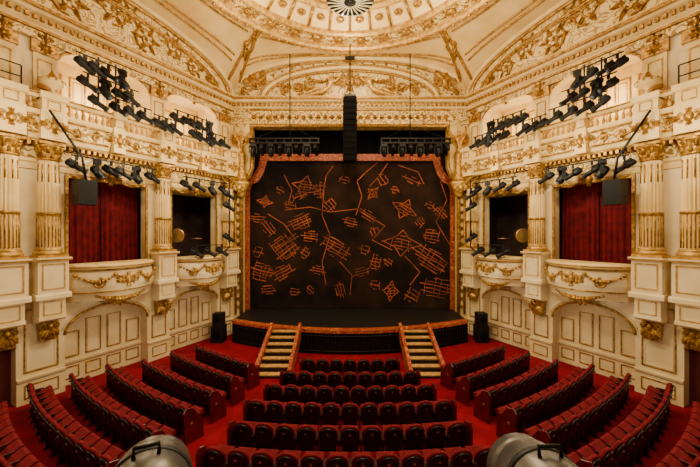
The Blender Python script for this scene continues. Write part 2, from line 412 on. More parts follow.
        q.box(uc-.4,uc+.4,3.5,4.72,.06,.68,0); q.run(uc-.46,uc+.46,[(.06,4.70),(.74,4.70),(.78,4.76),(.78,4.8),(.06,4.8)],0)
        q.run(uc-.46,uc+.46,[(.06,3.44),(.74,3.44),(.74,3.56),(.7,3.62),(.06,3.62)],0)
        q.box(uc-.34,uc+.34,2.75,3.44,.01,.6,0); q.run(uc-.36,uc+.36,[(0.01,2.68),(.5,2.68),(.62,2.75),(.62,2.85),(0.01,2.85)],0)
        q.frame(uc-.3,uc+.3,3.75,4.6,.035,.68,.7,1); q.frame(uc-.24,uc+.24,2.9,3.36,.03,.6,.62,1)
        q.run(uc-.465,uc+.465,[(.74,4.7),(.76,4.7),(.79,4.75),(.74,4.75)],1)
        q.obj('pedestal',[PALE,GOLDL],M,parent=R)
        q=MB()
        q.plate([(uc-.2,2.0),(uc+.2,2.0),(uc+.26,2.68),(uc-.26,2.68)],0.01,.3,0)
        q.scroll(uc-.13,2.5,.13,-1,1,.34,.035); q.scroll(uc+.13,2.5,.13,1,1,.34,.035)
        q.scroll(uc,2.15,.1,1,-1,.34,.035)
        for a in (-.7,-.35,0,.35,.7): q.leaf(uc,2.45,.42,-pi/2+a,.32)
        q.cartouche(uc,2.5,.16,.4)
        q.obj('corbel',GOLD,M,parent=R,label='gilded scrolled corbel')
    # ---- box balconies
    for a in (1,5):
        u0=(.57 if a<2 else 4.14)+.47; u1=(4.14 if a<2 else 8.03)-.47
        c=(u0+u1)/2;h=(u1-u0)/2
        bul=lambda u:.98*max(0,1-((u-c)/h)**2)**.75
        R=root('box_balcony',Vector(M(c,3.1,.3)),'bow-fronted cream box balcony with gilded garlands','balcony',group='bow-fronted boxes')
        p=MB(); prof=[(0,3.25),(.02,3.15),(.06,3.25),(.13,3.38),(.26,3.5),(.36,3.72),(.37,3.92),(.27,4.16),(.18,4.28),(.18,4.32),(0,4.32)]
        p.bow(u0,u1,prof,bul,24,0); p.obj('parapet',PALE,M,parent=R)
        p=MB(); p.bow(u0,u1,[(0,4.32),(.3,4.32),(.38,4.37),(.38,4.44),(.32,4.5),(0,4.5)],bul,24,0); p.obj('rail',CREAM,M,parent=R)
        p=MB()
        wf=lambda u:bul(u)+.39
        us=[u0+(u1-u0)*i/30 for i in range(31)]
        p.tube([(u,4.3,bul(u)+.24) for u in us],.035,5); p.tube([(u,3.5,bul(u)+.24) for u in us],.04,5); p.tube([(u,4.40,bul(u)+.39) for u in us],.02,5)
        q3=[u0+.12,c-.42,c+.42,u1-.12]
        p.swag(q3[0],q3[1],4.12,.24,wf,.06); p.swag(q3[2],q3[3],4.12,.24,wf,.06); p.swag(q3[1],q3[2],4.1,.12,wf,.045)
        for g in q3: p.ball((g,4.12,wf(g)),.08,8,5)
        p2=MB(); p2.cartouche(0,0,.29,0)
        p.add([(x+c,y+3.9,z+wf(x+c)) for x,y,z in p2.v],p2.f,0,True)
        for g in (c-.85,c+.85):
            p2=MB(); p2.scroll(0,0,.13,1 if g>c else -1,1,0,.03); p2.scroll(.0,-.0,.2,-1 if g>c else 1,-1,0,.025)
            p.add([(x+g,y+3.82,z+wf(x+g)) for x,y,z in p2.v],p2.f,0,True)
        p.swag(c-.8,c+.8,3.34,.18,lambda u:.30+bul(u)*.75,.08); 
        for aa in (-.9,-.45,0,.45,.9): p.leaf(c,3.32,.5,-pi/2+aa,.75)
        p.obj('garland',GOLD,M,parent=R,label='gilded garland relief')
    for (a,b) in ((4.68,6.06),(6.10,7.47)):
        p=MB(); n=90; vs=[];fs=[]
        for i in range(n+1):
            u=a+(b-a)*i/n
            for v,am in ((4.01,.07),(5.5,.055),(7.0,.04),(7.69,.03)):
                vs.append((u,v,-.75+am*sin(u*2*pi/.2+.5*sin(u*5))+.02*sin(u*31)))
        for i in range(n):
            for j in range(3): fs.append((i*4+j,(i+1)*4+j,(i+1)*4+j+1,i*4+j+1))
        p.add(vs,fs,0,True); p.obj('curtain',CURT,M,label='closed deep red velvet curtain hanging in the box opening',cat='curtain',group='red velvet box curtains')
    p=MB(); n=40; vs=[];fs=[]
    for i in range(n+1):
        u=2.9+1.0*i/n
        for v in (4.01,7.69): vs.append((u,v,-1.7+.07*sin(u*2*pi/.2)))
    for i in range(n): fs.append((i*2,(i+1)*2,(i+1)*2+1,i*2+1))
    p.add(vs,fs,0,True); p.obj('curtain',CURT,M,label='dark red velvet curtain drawn aside deep in the box',cat='curtain',group='red velvet box curtains')
    dl=Vector(M(2.8,4.0,-.6)); R=root('drum',dl,'tan-skinned drum on black stand inside the dark box','drum')
    q=MB(); q.lathe([(.0,-.16),(.33,-.16),(.33,.16),(.0,.16)],(0,0,1.5),'x',24)
    q.obj('shell',WOODD,lambda x,y,z:(y,-x,z),parent=R,local=True)
    q=MB(); q.lathe([(.0,.165),(.31,.165),(.31,.18),(.0,.18)],(0,0,1.5),'x',24); q.lathe([(.31,.15),(.35,.15),(.35,.2),(.31,.2)],(0,0,1.5),'x',24,1)
    q.obj('drum_head',[TAN,BRASS],lambda x,y,z:(y,-x,z),parent=R,local=True)
    q=MB(); q.tube([(0,0,.3),(0,0,1.2)],.025)
    for i in range(3): q.tube([(0,0,.5),(.35*cos(i*2.1),.35*sin(i*2.1),.01)],.015)
    q.obj('stand',BLACK,parent=R,local=True)
    dl=Vector(M(1.9,4.0,-.5)); R=root('cymbal',dl,'brass cymbal on thin black stand inside the box','cymbal')
    q=MB(); q.lathe([(.02,.03),(.08,.02),(.28,-.01),(.28,-.02),(.02,-.0)],(0,0,1.35),'z',20); q.obj('brass_disc',BRASS,parent=R,local=True)
    q=MB(); q.tube([(0,0,.02),(0,0,1.4)],.015)
    for i in range(3): q.tube([(0,0,.4),(.25*cos(i*2.1),.25*sin(i*2.1),.01)],.012)
    q.obj('stand',BLACK,parent=R,local=True)
    return M
ML=build_side(-1); MR=build_side(1)

# ------------------------------------------------------------------ proscenium wall
w=MB()
for s in (-1,1):
    a,b=(6.1,7.4)
    w.box(min(s*a,s*b),max(s*a,s*b),-.2,11.6,-.6,0,0)
    sh=[(6.1,8.3),(6.05,8.6),(5.75,8.75),(5.6,9.1),(5.5,9.4),(5.5,11.6),(6.1,11.6)]
    w.plate([(s*x,z) for x,z in sh],-.4,0,0)
w.box(-7.4,7.4,11.6,13.1,-.6,0,1)
us=[-6.6+13.2*i/60 for i in range(61)]
w.strip(us,lambda u:13.1,lambda u:13.12+arch(u/6.6),-.4,0,2)
w.obj('wall_front',[CREAM,FIL,FILL],FM,label='gilded proscenium wall with frieze and arched tympanum',cat='wall',kind='structure')
t=MB()
t.run(-6.6,6.6,[(0,12.6),(.08,12.6),(.14,12.68),(.14,12.84),(.34,12.9),(.44,13.04),(.44,13.16),(0,13.16)],0)
u=-6.5
while u<6.5: t.box(u,u+.12,12.7,12.85,.12,.28,1); u+=.24
t.run(-6.6,6.6,[(.43,12.99),(.5,12.99),(.5,13.10),(.43,13.10)],1)
t.run(-5.6,5.6,[(0,11.55),(.1,11.58),(.14,11.66),(.1,11.74),(0,11.76)],1)
t.run(-5.6,5.6,[(0,12.5),(.08,12.52),(.08,12.58),(0,12.6)],1)
for i in range(28):
    uu=-5.4+10.8*i/27; t.rosette(uu,12.13,.16,.02,1,6); t.ball((uu+.2,12.33,.03),.04,6,4,1); t.ball((uu+.2,11.93,.03),.04,6,4,1)
for s in (-1,1):
    t.tube([(s*6.1,1.1,.05),(s*6.1,8.25,.05),(s*6.03,8.55,.05),(s*5.75,8.72,.05),(s*5.58,9.1,.05),(s*5.5,9.4,.05),(s*5.5,11.6,.05)],.1,8,1)
    t.tube([(s*6.42,1.1,.05),(s*6.42,8.3,.05)],.07,8,1)
    for k in range(16): t.rosette(s*6.27,1.5+k*.44,.12,.03,1,6)
trim(t,[CREAM,GOLD],FM,'gilt proscenium cornice frieze and jamb mouldings')
t=MB()
for off,r,m in ((0,.15,0),(.35,.06,1)):
    t.tube([((6.6-off)*sin(a),13.12+max(.02,arch(sin(a))-off*.6),.06) for a in [(-.5+i/60)*pi for i in range(61)]],r,6,m)
for off,r,m in ((0,.12,0),(.2,.06,1),(-.18,.06,1)):
    t.tube([((4.9-off)*sin(a),13.15+(1.75-off)*cos(a),.08) for a in [(-.5+i/48)*pi for i in range(49)]],r,6,m)
for s in (-1,1):
    t.scroll(s*3.6,13.65,.3,s,1,.08,.06,1); t.scroll(s*2.9,13.75,.36,-s,1,.08,.06,1); t.scroll(s*2.2,14.0,.35,s,-1,.08,.06,1)
    for k in range(7): t.leaf(s*(2.0+k*.33),13.5+.05*k,.4,pi/2-s*.5+.3*(k%3-1),.05,1)
    t.swag(s*.9,s*2.4,14.35,.25,lambda u:.1,.08,1)
    t.cartouche(s*5.35,14.15,.5,.1,1); t.scroll(s*4.95,14.55,.25,-s,1,.08,.06,1); t.scroll(s*5.9,13.6,.2,s,1,.08,.06,1)
    for k in range(5): t.leaf(s*5.3,14.2,.6,k*1.25,.08,1)
for i in range(25):
    a=(-.46+.92*i/24)*pi; t.ball((5.75*sin(a)*1.0,13.15+2.05*cos(a),.06),.07,6,4,1) if 13.15+2.05*cos(a)<13.1+arch(5.75*sin(a)/6.6)-.1 else None
t.cartouche(0,14.15,.62,.14,1)
trim(t,[CREAM,GOLD],FM,'gilt tympanum arches scrolls and cartouche')

def figure(name,J,E,Rr,T,matl,label,M):
    vs=[Vector(M(*(T(*p)))) for p in J]; base=Vector((vs[0].x,vs[0].y,min(v.z for v in vs)))
    me=bpy.data.meshes.new(name); me.from_pydata([v-base for v in vs],E,[]); me.materials.append(matl)
    o=bpy.data.objects.new(name,me); COL.objects.link(o); o.location=base; WL[o.name]=base
    sk=o.modifiers.new('Skin','SKIN'); sk.use_smooth_shade=True
    try:
        d=me.skin_vertices[0].data
        for i,r in enumerate(Rr): d[i].radius=(r,r)
        d[0].use_root=True
    except Exception as e: print('skin',e)
    ss=o.modifiers.new('Sub','SUBSURF'); ss.levels=1; ss.render_levels=1
    tag(o,label,'statue',group='gilded proscenium figures')
    return o
EDG=[(0,1),(1,2),(2,3),(3,4),(2,5),(5,6),(6,7),(2,8),(8,9),(9,10),(0,11),(11,12),(12,13),(0,14),(14,15),(15,16)]
def RR(k): return [k*x for x in (.17,.15,.16,.07,.13,.08,.065,.05,.08,.065,.05,.12,.09,.05,.12,.09,.05)]
for s in (-1,1):
    J=[(0,1.5,0),(0,1.85,.03),(0,2.25,0),(0,2.5,.02),(0,2.72,.04),(.26,2.3,0),(.42,2.6,.05),(.36,2.95,.1),(-.26,2.3,0),(-.4,2.0,.12),(-.2,1.8,.25),(.12,1.2,.05),(.13,.7,.1),(.1,.15,.05),(-.12,1.2,.02),(-.13,.7,.0),(-.1,.15,0)]
    o=figure('statue',J,EDG,RR(1.0),lambda a,b,c:(s*(6.0+a*.9),8.55+b*1.0,.38+c),GOLD,'gilded standing figure with raised arm at arch shoulder',FM)
    q=MB()
    q.lathe([(.42,8.45),(.34,8.7),(.22,9.2),(.26,9.9),(.2,10.1)],(s*6.0,0,.36),'v',14,0)
    q.obj('drapery',GOLD,FM,parent=o)
    q=MB()
    for sx in (-1,1):
        for k in range(5): q.leaf(s*6.0+sx*.12,10.7,.75-.07*k,pi/2-sx*(.5+.28*k),.12,0,.14)
    q.obj('wing',GOLDL,FM,parent=o)
    q=MB(); q.lathe([(.1,7.6),(.2,7.7),(.3,8.05),(.42,8.3),(.46,8.45)],(s*6.0,0,.3),'v',14,0); q.cartouche(s*6.0,8.1,.3,.66)
    q.obj('bracket',GOLDL,FM,parent=o)
    J=[(0,.25,0),(.18,.5,.02),(.32,.85,.04),(.38,1.05,.05),(.42,1.22,.07),(.12,.95,.12),(-.1,.75,.2),(-.3,.9,.2),(.52,.8,0),(.7,.95,.05),(.85,1.15,.08),(-.4,.42,.1),(-.8,.2,.1),(-1.15,.1,.05),(-.4,.2,.0),(-.85,.08,0),(-1.25,.02,0)]
    figure('statue',J,EDG,RR(.85),lambda a,b,c:(s*(1.35-a),13.22+b,.28+c),GOLDL,'gilded reclining figure leaning on central cartouche',FM)

# ------------------------------------------------------------------ ceiling
CY=10.6;RG=6.55;ZR=15.55
def bnd(a):
    k=int(a)%4; t=(a-int(a))*2-1
    t=sin(t*pi/2)
    z=13.1+arch(t)
    if k==0: return Vector((6.6*t,18,z))
    if k==1: f=(t+1)/2; return Vector((6.6+.475*16.6*f,18-.88*16.6*f,z))
    if k==2: return Vector((-(6.6+.475*16.6)*t,18-.88*16.6,z))
    f=1-(t+1)/2; return Vector((-(6.6+.475*16.6*f),18-.88*16.6*f,z))
def csurf(a,t):
    p=bnd(a); an=math.atan2(p.y-CY,p.x); q=Vector((RG*cos(an),CY+RG*sin(an),ZR))
    r=p.lerp(q,t); r.z=p.z+(q.z-p.z)*(sin(t*pi/2)*.7+.3*t); return r
c=MB(); N=192;K=8;vs=[];fs=[]
for i in range(N):
    for j in range(K+1): vs.append(csurf(4*i/N,j/K))
for i in range(N):
    for j in range(K):
        a=i*(K+1)+j;b=((i+1)%N)*(K+1)+j; fs.append((a,b,b+1,a+1))
c.add(vs,fs,0,True)
def ring(pr,m,sm=False):
    c.lathe(pr,(0,CY,0),'z',96,m,sm); c.f=c.f[:-2];c.mi=c.mi[:-2];c.sm=c.sm[:-2]
ring([(RG,ZR),(6.5,15.32),(6.42,15.26),(6.28,15.26),(6.2,15.36),(6.2,15.5)],1)
ring([(6.2,15.5),(6.0,15.5),(5.5,15.6)],2)
ring([(5.5,15.6),(5.45,15.42),(5.3,15.38),(5.2,15.46),(5.2,15.62)],1)
ring([(5.2,15.62),(4.6,15.95),(4.3,16.05)],3)
ring([(4.3,16.05),(4.25,15.88),(4.12,15.85),(4.0,15.95),(4.0,16.1)],1)
ring([(4.0,16.1),(3.2,16.7),(2.0,17.2),(.02,17.4)],2)
c.box(-15,15,-6.3,3.45,13.1,13.3,0)
c.obj('ceiling',[CEIL,GOLDL,FIL,CREAM],label='painted cream and gold domed ceiling on pendentives',cat='ceiling',kind='structure')
t=MB()
for i in range(96):
    a=2*pi*i/96; t.ball((6.35*cos(a),CY+6.35*sin(a),15.25),.09,6,4,0)
    t.ball((5.37*cos(a),CY+5.37*sin(a),15.37),.06,6,4,0)
for i in range(32):
    a=2*pi*i/32
    t.tube([(5.2*cos(a),CY+5.2*sin(a),15.6),(4.3*cos(a),CY+4.3*sin(a),16.03)],.07,5,0)
    a+=pi/32; x,y=5.85*cos(a),CY+5.85*sin(a)
    t.ball((x,y,15.5),(.26,.26,.12),8,4,0)
    for k in range(6): t.ball((x+.36*cos(k),y+.36*sin(k),15.52),(.1,.1,.06),6,3,0)
    t.ball((4.75*cos(a),CY+4.75*sin(a),15.84),(.22,.22,.1),8,4,0)
for i in range(24):
    a=2*pi*i/24; t.tube([(3.9*cos(a),CY+3.9*sin(a),16.15),(3.2*cos(a),CY+3.2*sin(a),16.66),(2*cos(a),CY+2*sin(a),17.15)],.06,5,0)
for k in range(4):
    for da in (-.1,.1):
        pts=[csurf((k+da*(1-.45*tt/10))%4,tt/10)+Vector((0,0,-.04)) for tt in range(11)]
        t.tube(pts,.08,5,0)
    def mp(u,v,w,k=k): return csurf((k+u*.05)%4,.55+v*.12)+Vector((0,0,-w))
    p2=MB(); p2.cartouche(0,0,1.1,.05); p2.scroll(-1.6,.9,.5,-1,1,.05,.12); p2.scroll(1.6,.9,.5,1,1,.05,.12); p2.scroll(0,-2,.6,1,1,.05,.12)
    p2.scroll(-.8,2.2,.5,-1,1,.05,.12); p2.scroll(.8,2.2,.5,1,1,.05,.12)
    t.add([mp(*p) for p in p2.v],p2.f,0,True)
for k in (0,1,3):
    for t0 in (.3,.4,.85):
        pts=[csurf((k+.12+.76*i/40)%4,t0)+Vector((0,0,-.03)) for i in range(41)]; t.tube(pts,.05,5,0)
trim(t,[GOLD],None,'gilt ceiling ring beads ribs and pendentive ornaments')
# chandelier: shallow star-spoked dish
R=root('chandelier',(0,CY,13.22),'shallow dark bronze and crystal chandelier hanging from the dome','chandelier')
q=MB(); q.tube([(0,0,.3),(0,0,4.15)],.03,6)
q.lathe([(.74,.10),(.80,.12),(.80,.18),(.74,.20)],(0,0,0),'z',32); q.lathe([(.40,.05),(.44,.06),(.44,.1),(.40,.11)],(0,0,0),'z',24)
q.lathe([(.02,.0),(.16,.03),(.18,.08),(.14,.14),(.02,.18)],(0,0,0),'z',16)
for i in range(12):
    a=2*pi*i/12; q.tube([(0,0,.03),(.42*cos(a),.42*sin(a),.08),(.78*cos(a),.78*sin(a),.15),(.3*cos(a),.3*sin(a),.7),(0,0,1.1)],.035,5)
q.obj('bronze_frame',BLACK,parent=R,local=True)
for i in range(24):
    a=2*pi*(i+.5)/24
    q=MB(); q.tube([(.77*cos(a),.77*sin(a),.1),(.6*cos(a),.6*sin(a),.08),(.42*cos(a),.42*sin(a),.04),(.2*cos(a),.2*sin(a),.03)],[.03,.025,.025,.02],5)
    q.obj('crystal_strand',GLASS,parent=R,local=True)
# ------------------------------------------------------------------ stage
def lip(x): return 14.77+1.7*(abs(x)/6.08)**2
xs=[-6.08+12.16*i/40 for i in range(41)]
R=root('stage',(0,16,0),'black stage with curved apron and red-gold edging','stage')
q=MB(); vs=[];fs=[]
for x in xs: vs+=[(x,lip(x)+.42,1.1),(x,21.5,1.1),(x,lip(x)+.42,.9),(x,21.5,.9)]
for i in range(40):
    a=4*i;b=a+4; fs+=[(a,b,b+1,a+1),(a+2,a+3,b+3,b+2),(a,a+2,b+2,b),(a+1,b+1,b+3,a+3)]
fs+=[(0,1,3,2),(160,162,163,161)]
q.add(vs,fs); q.obj('stage_floor',STAGE,parent=R)
q=MB(); vs=[];fs=[]
for x in xs: vs+=[(x,lip(x)-.03,1.12),(x,lip(x)+.42,1.12),(x,lip(x)-.03,.98),(x,lip(x)+.42,.98)]
for i in range(40):
    a=4*i;b=a+4; fs+=[(a,b,b+1,a+1),(a+2,a+3,b+3,b+2),(a,a+2,b+2,b),(a+1,b+1,b+3,a+3)]
fs+=[(0,1,3,2),(160,162,163,161)]
q.add(vs,fs); q.obj('stage_edge',RFR,parent=R,label='red and orange scribbled edge strip')
q=MB(); vs=[];fs=[]
for x in xs: vs+=[(x,lip(x)+.05,0),(x,lip(x)+.05,.98),(x,lip(x)+.15,0),(x,lip(x)+.15,.98)]
for i in range(40):
    a=4*i;b=a+4; fs+=[(a,b,b+1,a+1),(a+2,a+3,b+3,b+2)]
q.add(vs,fs)
x=-6
while x<6: q.box(x,x+.05,lip(x)-.02,lip(x)+.06,0,.95); x+=.16
for z in (.15,.85): q.tube([(x,lip(x)-.02,z) for x in xs],.025,5)
q.obj('stage_fascia',BLACK,parent=R,label='black slatted stage front')
# steps
for s in (-1,1):
    X=s*3.02; y0,y1=12.35,15.15
    R=root('stage_steps',(X,y0,0),'pale wood steps with red-orange stringers leading up to stage','steps',group='stage access steps')
    n=7; d=(y1-y0)/n
    for i in range(n):
        z=1.1*(i+1)/(n)-.02
        q=MB(); q.box(X-.58,X+.58,y0+d*i-.02,y0+d*(i+1)-.12,z-.04,z); q.obj('tread',TREAD,parent=R)
        q=MB(); q.box(X-.58,X+.58,y0+d*(i+1)-.12,y0+d*(i+1)-.07,z-.05,z+.12 if i<n-1 else z); q.obj('riser',BLACK,parent=R)
    for sx in (-1,1):
        xx=X+sx*.66
        q=MB(); pl=[(y0-.1,0),(y0-.1,.3),(y1-.05,1.40),(y1-.05,.75),(y0+.8,0)]
        q.add([(xx-.07,a,b) for a,b in pl]+[(xx+.07,a,b) for a,b in pl],[(0,1,2,3,4),(9,8,7,6,5)]+[(i,(i+1)%5,5+(i+1)%5,5+i) for i in range(5)])
        q.obj('stringer',RFR,parent=R)
# false proscenium frame
out=[(6.35,1.1),(6.35,8.4),(6.2,8.85),(5.75,9.0),(5.5,9.4),(5.35,9.85),(5.3,10.3)]
inn=[(5.93,1.1),(5.93,8.2),(5.8,8.5),(5.45,8.65),(5.15,9.1),(4.98,9.6),(4.9,9.9)]
q=MB(); O=[(-x,z) for x,z in out]+[(x,z) for x,z in reversed(out)]; I=[(-x,z) for x,z in inn]+[(x,z) for x,z in reversed(inn)]
n=len(O); vs=[]
for y in (18.9,19.0):
    vs+=[(x,y,z) for x,z in O]+[(x,y,z) for x,z in I]
fs=[]
for i in range(n-1):
    fs+=[(i,i+1,n+i+1,n+i),(2*n+i,3*n+i,3*n+i+1,2*n+i+1),(i,2*n+i,2*n+i+1,i+1),(n+i,n+i+1,3*n+i+1,3*n+i)]
fs+=[(0,n,3*n,2*n),(n-1,3*n-1,4*n-1,2*n-1)]
q.add(vs,fs); q.obj('show_portal',RFR,label='red and orange scribbled portal frame around painted cloth',cat='stage frame')
# painted cloth
R=root('painted_front_cloth',(0,19.15,1.12),'near-black front cloth painted with abstract orange strokes','stage cloth')
q=MB(); n=160; vs=[];fs=[]
for i in range(n+1):
    x=-6.3+12.6*i/n
    for z in (1.12,10.25): vs.append((x,19.15+.012*sin(x*6),z))
for i in range(n): fs.append((2*i,2*i+2,2*i+3,2*i+1))
q.add(vs,fs,0,True); q.obj('cloth',CLOTH,parent=R)
pt=MB()
def P(px,py): return ((px-350)/320*19.12,CZ-(py-233.5)/320*19.12)
def rib(pts,wd=.045):
    wd*=.8
    for (a,b) in zip(pts[:-1],pts[1:]):
        a=P(*a);b=P(*b); dx,dz=b[0]-a[0],b[1]-a[1]; L=math.hypot(dx,dz)
        if L<1e-5: continue
        nx,nz=-dz/L*wd/2,dx/L*wd/2; ex,ez=dx/L*wd*.3,dz/L*wd*.3
        pt.add([(a[0]+nx-ex,19.125,a[1]+nz-ez),(b[0]+nx+ex,19.125,b[1]+nz+ez),(b[0]-nx+ex,19.125,b[1]-nz+ez),(a[0]-nx-ex,19.125,a[1]-nz-ez)],[(0,1,2,3)])
def rotp(cx,cy,x,y,a): return (cx+x*cos(a)-y*sin(a),cy+x*sin(a)+y*cos(a))
def blot(cx,cy,w,h,a=0,n=6):
    for i in range(n):
        t=-1+2*i/(n-1); k=math.sqrt(max(.1,1-t*t*.8)); j=lambda:random.uniform(-.09,.09)*h
        rib([rotp(cx,cy,w*(-k+random.uniform(-.3,.3)),t*h+j(),a),rotp(cx,cy,-w*k*.3,t*h+j(),a),rotp(cx,cy,w*k*.35,t*h+j(),a),rotp(cx,cy,w*(k+random.uniform(-.3,.3)),t*h+j(),a)],random.choice((.04,.055,.08)))
    for i in range(max(2,n-2)):
        t=-.75+1.5*i/(max(2,n-2)-1)+random.uniform(-.15,.15)
        rib([rotp(cx,cy,t*w,-h*random.uniform(.4,1.2),a),rotp(cx,cy,t*w+random.uniform(-1,1),0,a),rotp(cx,cy,t*w+random.uniform(-2,2),h*random.uniform(.4,1.2),a)],.04)
def kite(cx,cy,w,h,a=0):
    c=[(-w,0),(-w*.3,-h*.4),(0,-h),(w*.3,-h*.4),(w,0),(w*.3,h*.4),(0,h),(-w*.3,h*.4),(-w,0)]
    rib([rotp(cx,cy,x+random.uniform(-.8,.8),y+random.uniform(-.8,.8),a) for x,y in c],.06)
    blot(cx,cy,w*.55,h*.5,a+random.uniform(-.2,.2),5)
for d in ((305,187,14,11,.3),(405,209,14,10,.5),(402,243,20,13,.1),(265,202,8,6,.2),(373,193,6,8,.7),(391,291,8,11,.1)): kite(*d)
for d in ((335,248,14,8,.5,6),(300,222,11,7,-.4,6),(318,270,7,4,.2,4),(362,272,8,4,-.3,4),(283,272,11,6,-.5,5),(412,180,9,3,.4,3),(383,180,6,4,1.0,3),(330,205,6,5,.9,4),(350,222,7,4,.2,4),(375,232,5,4,1.2,3),(440,212,7,4,.8,4),(268,228,8,5,.9,4),(310,236,8,5,.1,5),(295,292,6,3,.1,3),(340,290,7,4,1.3,4),(365,250,5,4,.3,3),(258,252,5,5,.3,3),(290,205,6,3,.2,3),(345,180,5,3,.3,3),(420,222,5,4,.9,4),(388,262,5,3,.6,3),(375,285,5,4,.2,3),(280,190,4,3,.5,3),(310,290,5,3,.8,3),(430,205,4,3,.3,3),(395,190,4,3,.2,3),
  (285,247,14,11,-.6,8),(432,260,18,9,.55,7),(438,288,15,9,.2,6),(262,272,10,8,.3,6),(268,290,8,4,-.1,4),(412,296,6,6,.5,4),(432,236,8,6,.2,5),(320,190,5,8,.1,5),(300,196,8,3,-.4,3),(376,262,5,7,.2,5),(258,218,7,4,.1,4),(305,253,4,5,.6,4),(368,215,9,4,.6,4)): blot(*d)
rib([(333,166),(326,176),(324,190),(322,215),(330,235),(322,262),(326,285)],.05)
rib([(377,163),(366,172),(357,181),(362,196),(356,215)],.06); rib([(388,163),(379,176),(370,186)],.06)
rib([(285,210),(310,207),(330,212),(357,209)],.05); rib([(357,209),(385,226),(372,240),(392,250)],.05)
rib([(284,175),(292,190),(288,205)],.05); rib([(398,165),(418,172),(424,184)],.05); rib([(405,256),(420,272),(410,285)],.06)
rib([(268,214),(284,224),(296,240)],.05); rib([(340,262),(352,275),(350,295)],.05); rib([(440,180),(447,200),(436,222),(450,245)],.05)
pt.obj('brush_pattern',PATT,parent=R,label='orange painted abstract strokes')
q=MB(); q.box(-7.2,7.2,21.6,21.8,-.1,13); q.box(-7.4,-7.2,18.6,21.8,-.1,13); q.box(7.2,7.4,18.6,21.8,-.1,13); q.box(-7.2,7.2,18.6,21.8,13,13.2)
q.obj('wall_stagehouse',BLKCL,label='black stage house walls',cat='wall',kind='structure')
q=MB(); vs=[];fs=[]
for i in range(121):
    x=-7.1+14.2*i/120
    for z in (9.9,12.9): vs.append((x,19.6+.08*sin(x*9),z))
for i in range(120): fs.append((2*i,2*i+2,2*i+3,2*i+1))
q.add(vs,fs,0,True); q.obj('border_drape',BLKCL,label='pleated black border drape above the front cloth',cat='drape')

# ------------------------------------------------------------------ lanterns
def lantern(kind,loc,rz,label,group):
    R=root('stage_light',loc,label,'stage light',group=group,rot=(0,0,rz))
    if kind=='spot':
        q=MB(); q.box(-.03,.03,-.04,.04,-.1,.05); q.obj('clamp',BLACK,parent=R,local=True)
        q=MB(); q.tube([(-.15,0,-.36),(-.15,0,-.12),(.15,0,-.12),(.15,0,-.36)],.015,5); q.obj('yoke',BLACK,parent=R,local=True)
        T=Matrix.Translation((0,0,-.34))@Matrix.Rotation(-.55,4,'X')
        f=lambda x,y,z:T@Vector((y,x,z))
        q=MB(); q.lathe([(.06,-.34),(.11,-.3),(.12,-.05),(.09,0),(.085,.22),(.1,.25),(.1,.32),(.085,.32)],(0,0,0),'x',12); q.box(-.3,-.05,-.09,.09,.08,.16); q.obj('lamp_housing',BLACK,f,parent=R,local=True)
        q=MB(); q.lathe([(.085,.31),(.06,.335),(.01,.345)],(0,0,0),'x',12); q.obj('lens',LENS,f,parent=R,local=True)
    elif kind=='moving':
        q=MB(); q.box(-.17,.17,-.13,.13,-.14,0); q.box(-.03,.03,-.03,.03,0,.08); q.obj('base',BLACK,parent=R,local=True)
        q=MB(); q.box(-.22,-.17,-.06,.06,-.5,-.1); q.box(.17,.22,-.06,.06,-.5,-.1); q.box(-.22,.22,-.06,.06,-.17,-.13); q.obj('yoke',BLACK,parent=R,local=True)
        T=Matrix.Translation((0,0,-.42))@Matrix.Rotation(-.9,4,'X'); f=lambda x,y,z:T@Vector((y,x,z))
        q=MB(); q.lathe([(.08,-.24),(.13,-.18),(.15,0),(.14,.18),(.12,.24),(.1,.24)],(0,0,0),'x',12); q.obj('lamp_head',BLACK,f,parent=R,local=True)
        q=MB(); q.lathe([(.1,.235),(.06,.27),(.01,.28)],(0,0,0),'x',12); q.obj('lens',LENS,f,parent=R,local=True)
    return R
LS={}
def put(kind,loc,rz,label,group):
    if kind not in LS: LS[kind]=lantern(kind,loc,rz,label,group); return
    n=dup(LS[kind],loc,rz,label); n['group']=group
def aim(p): 
    return math.atan2(-(0-p[0]),(17.5-p[1]))
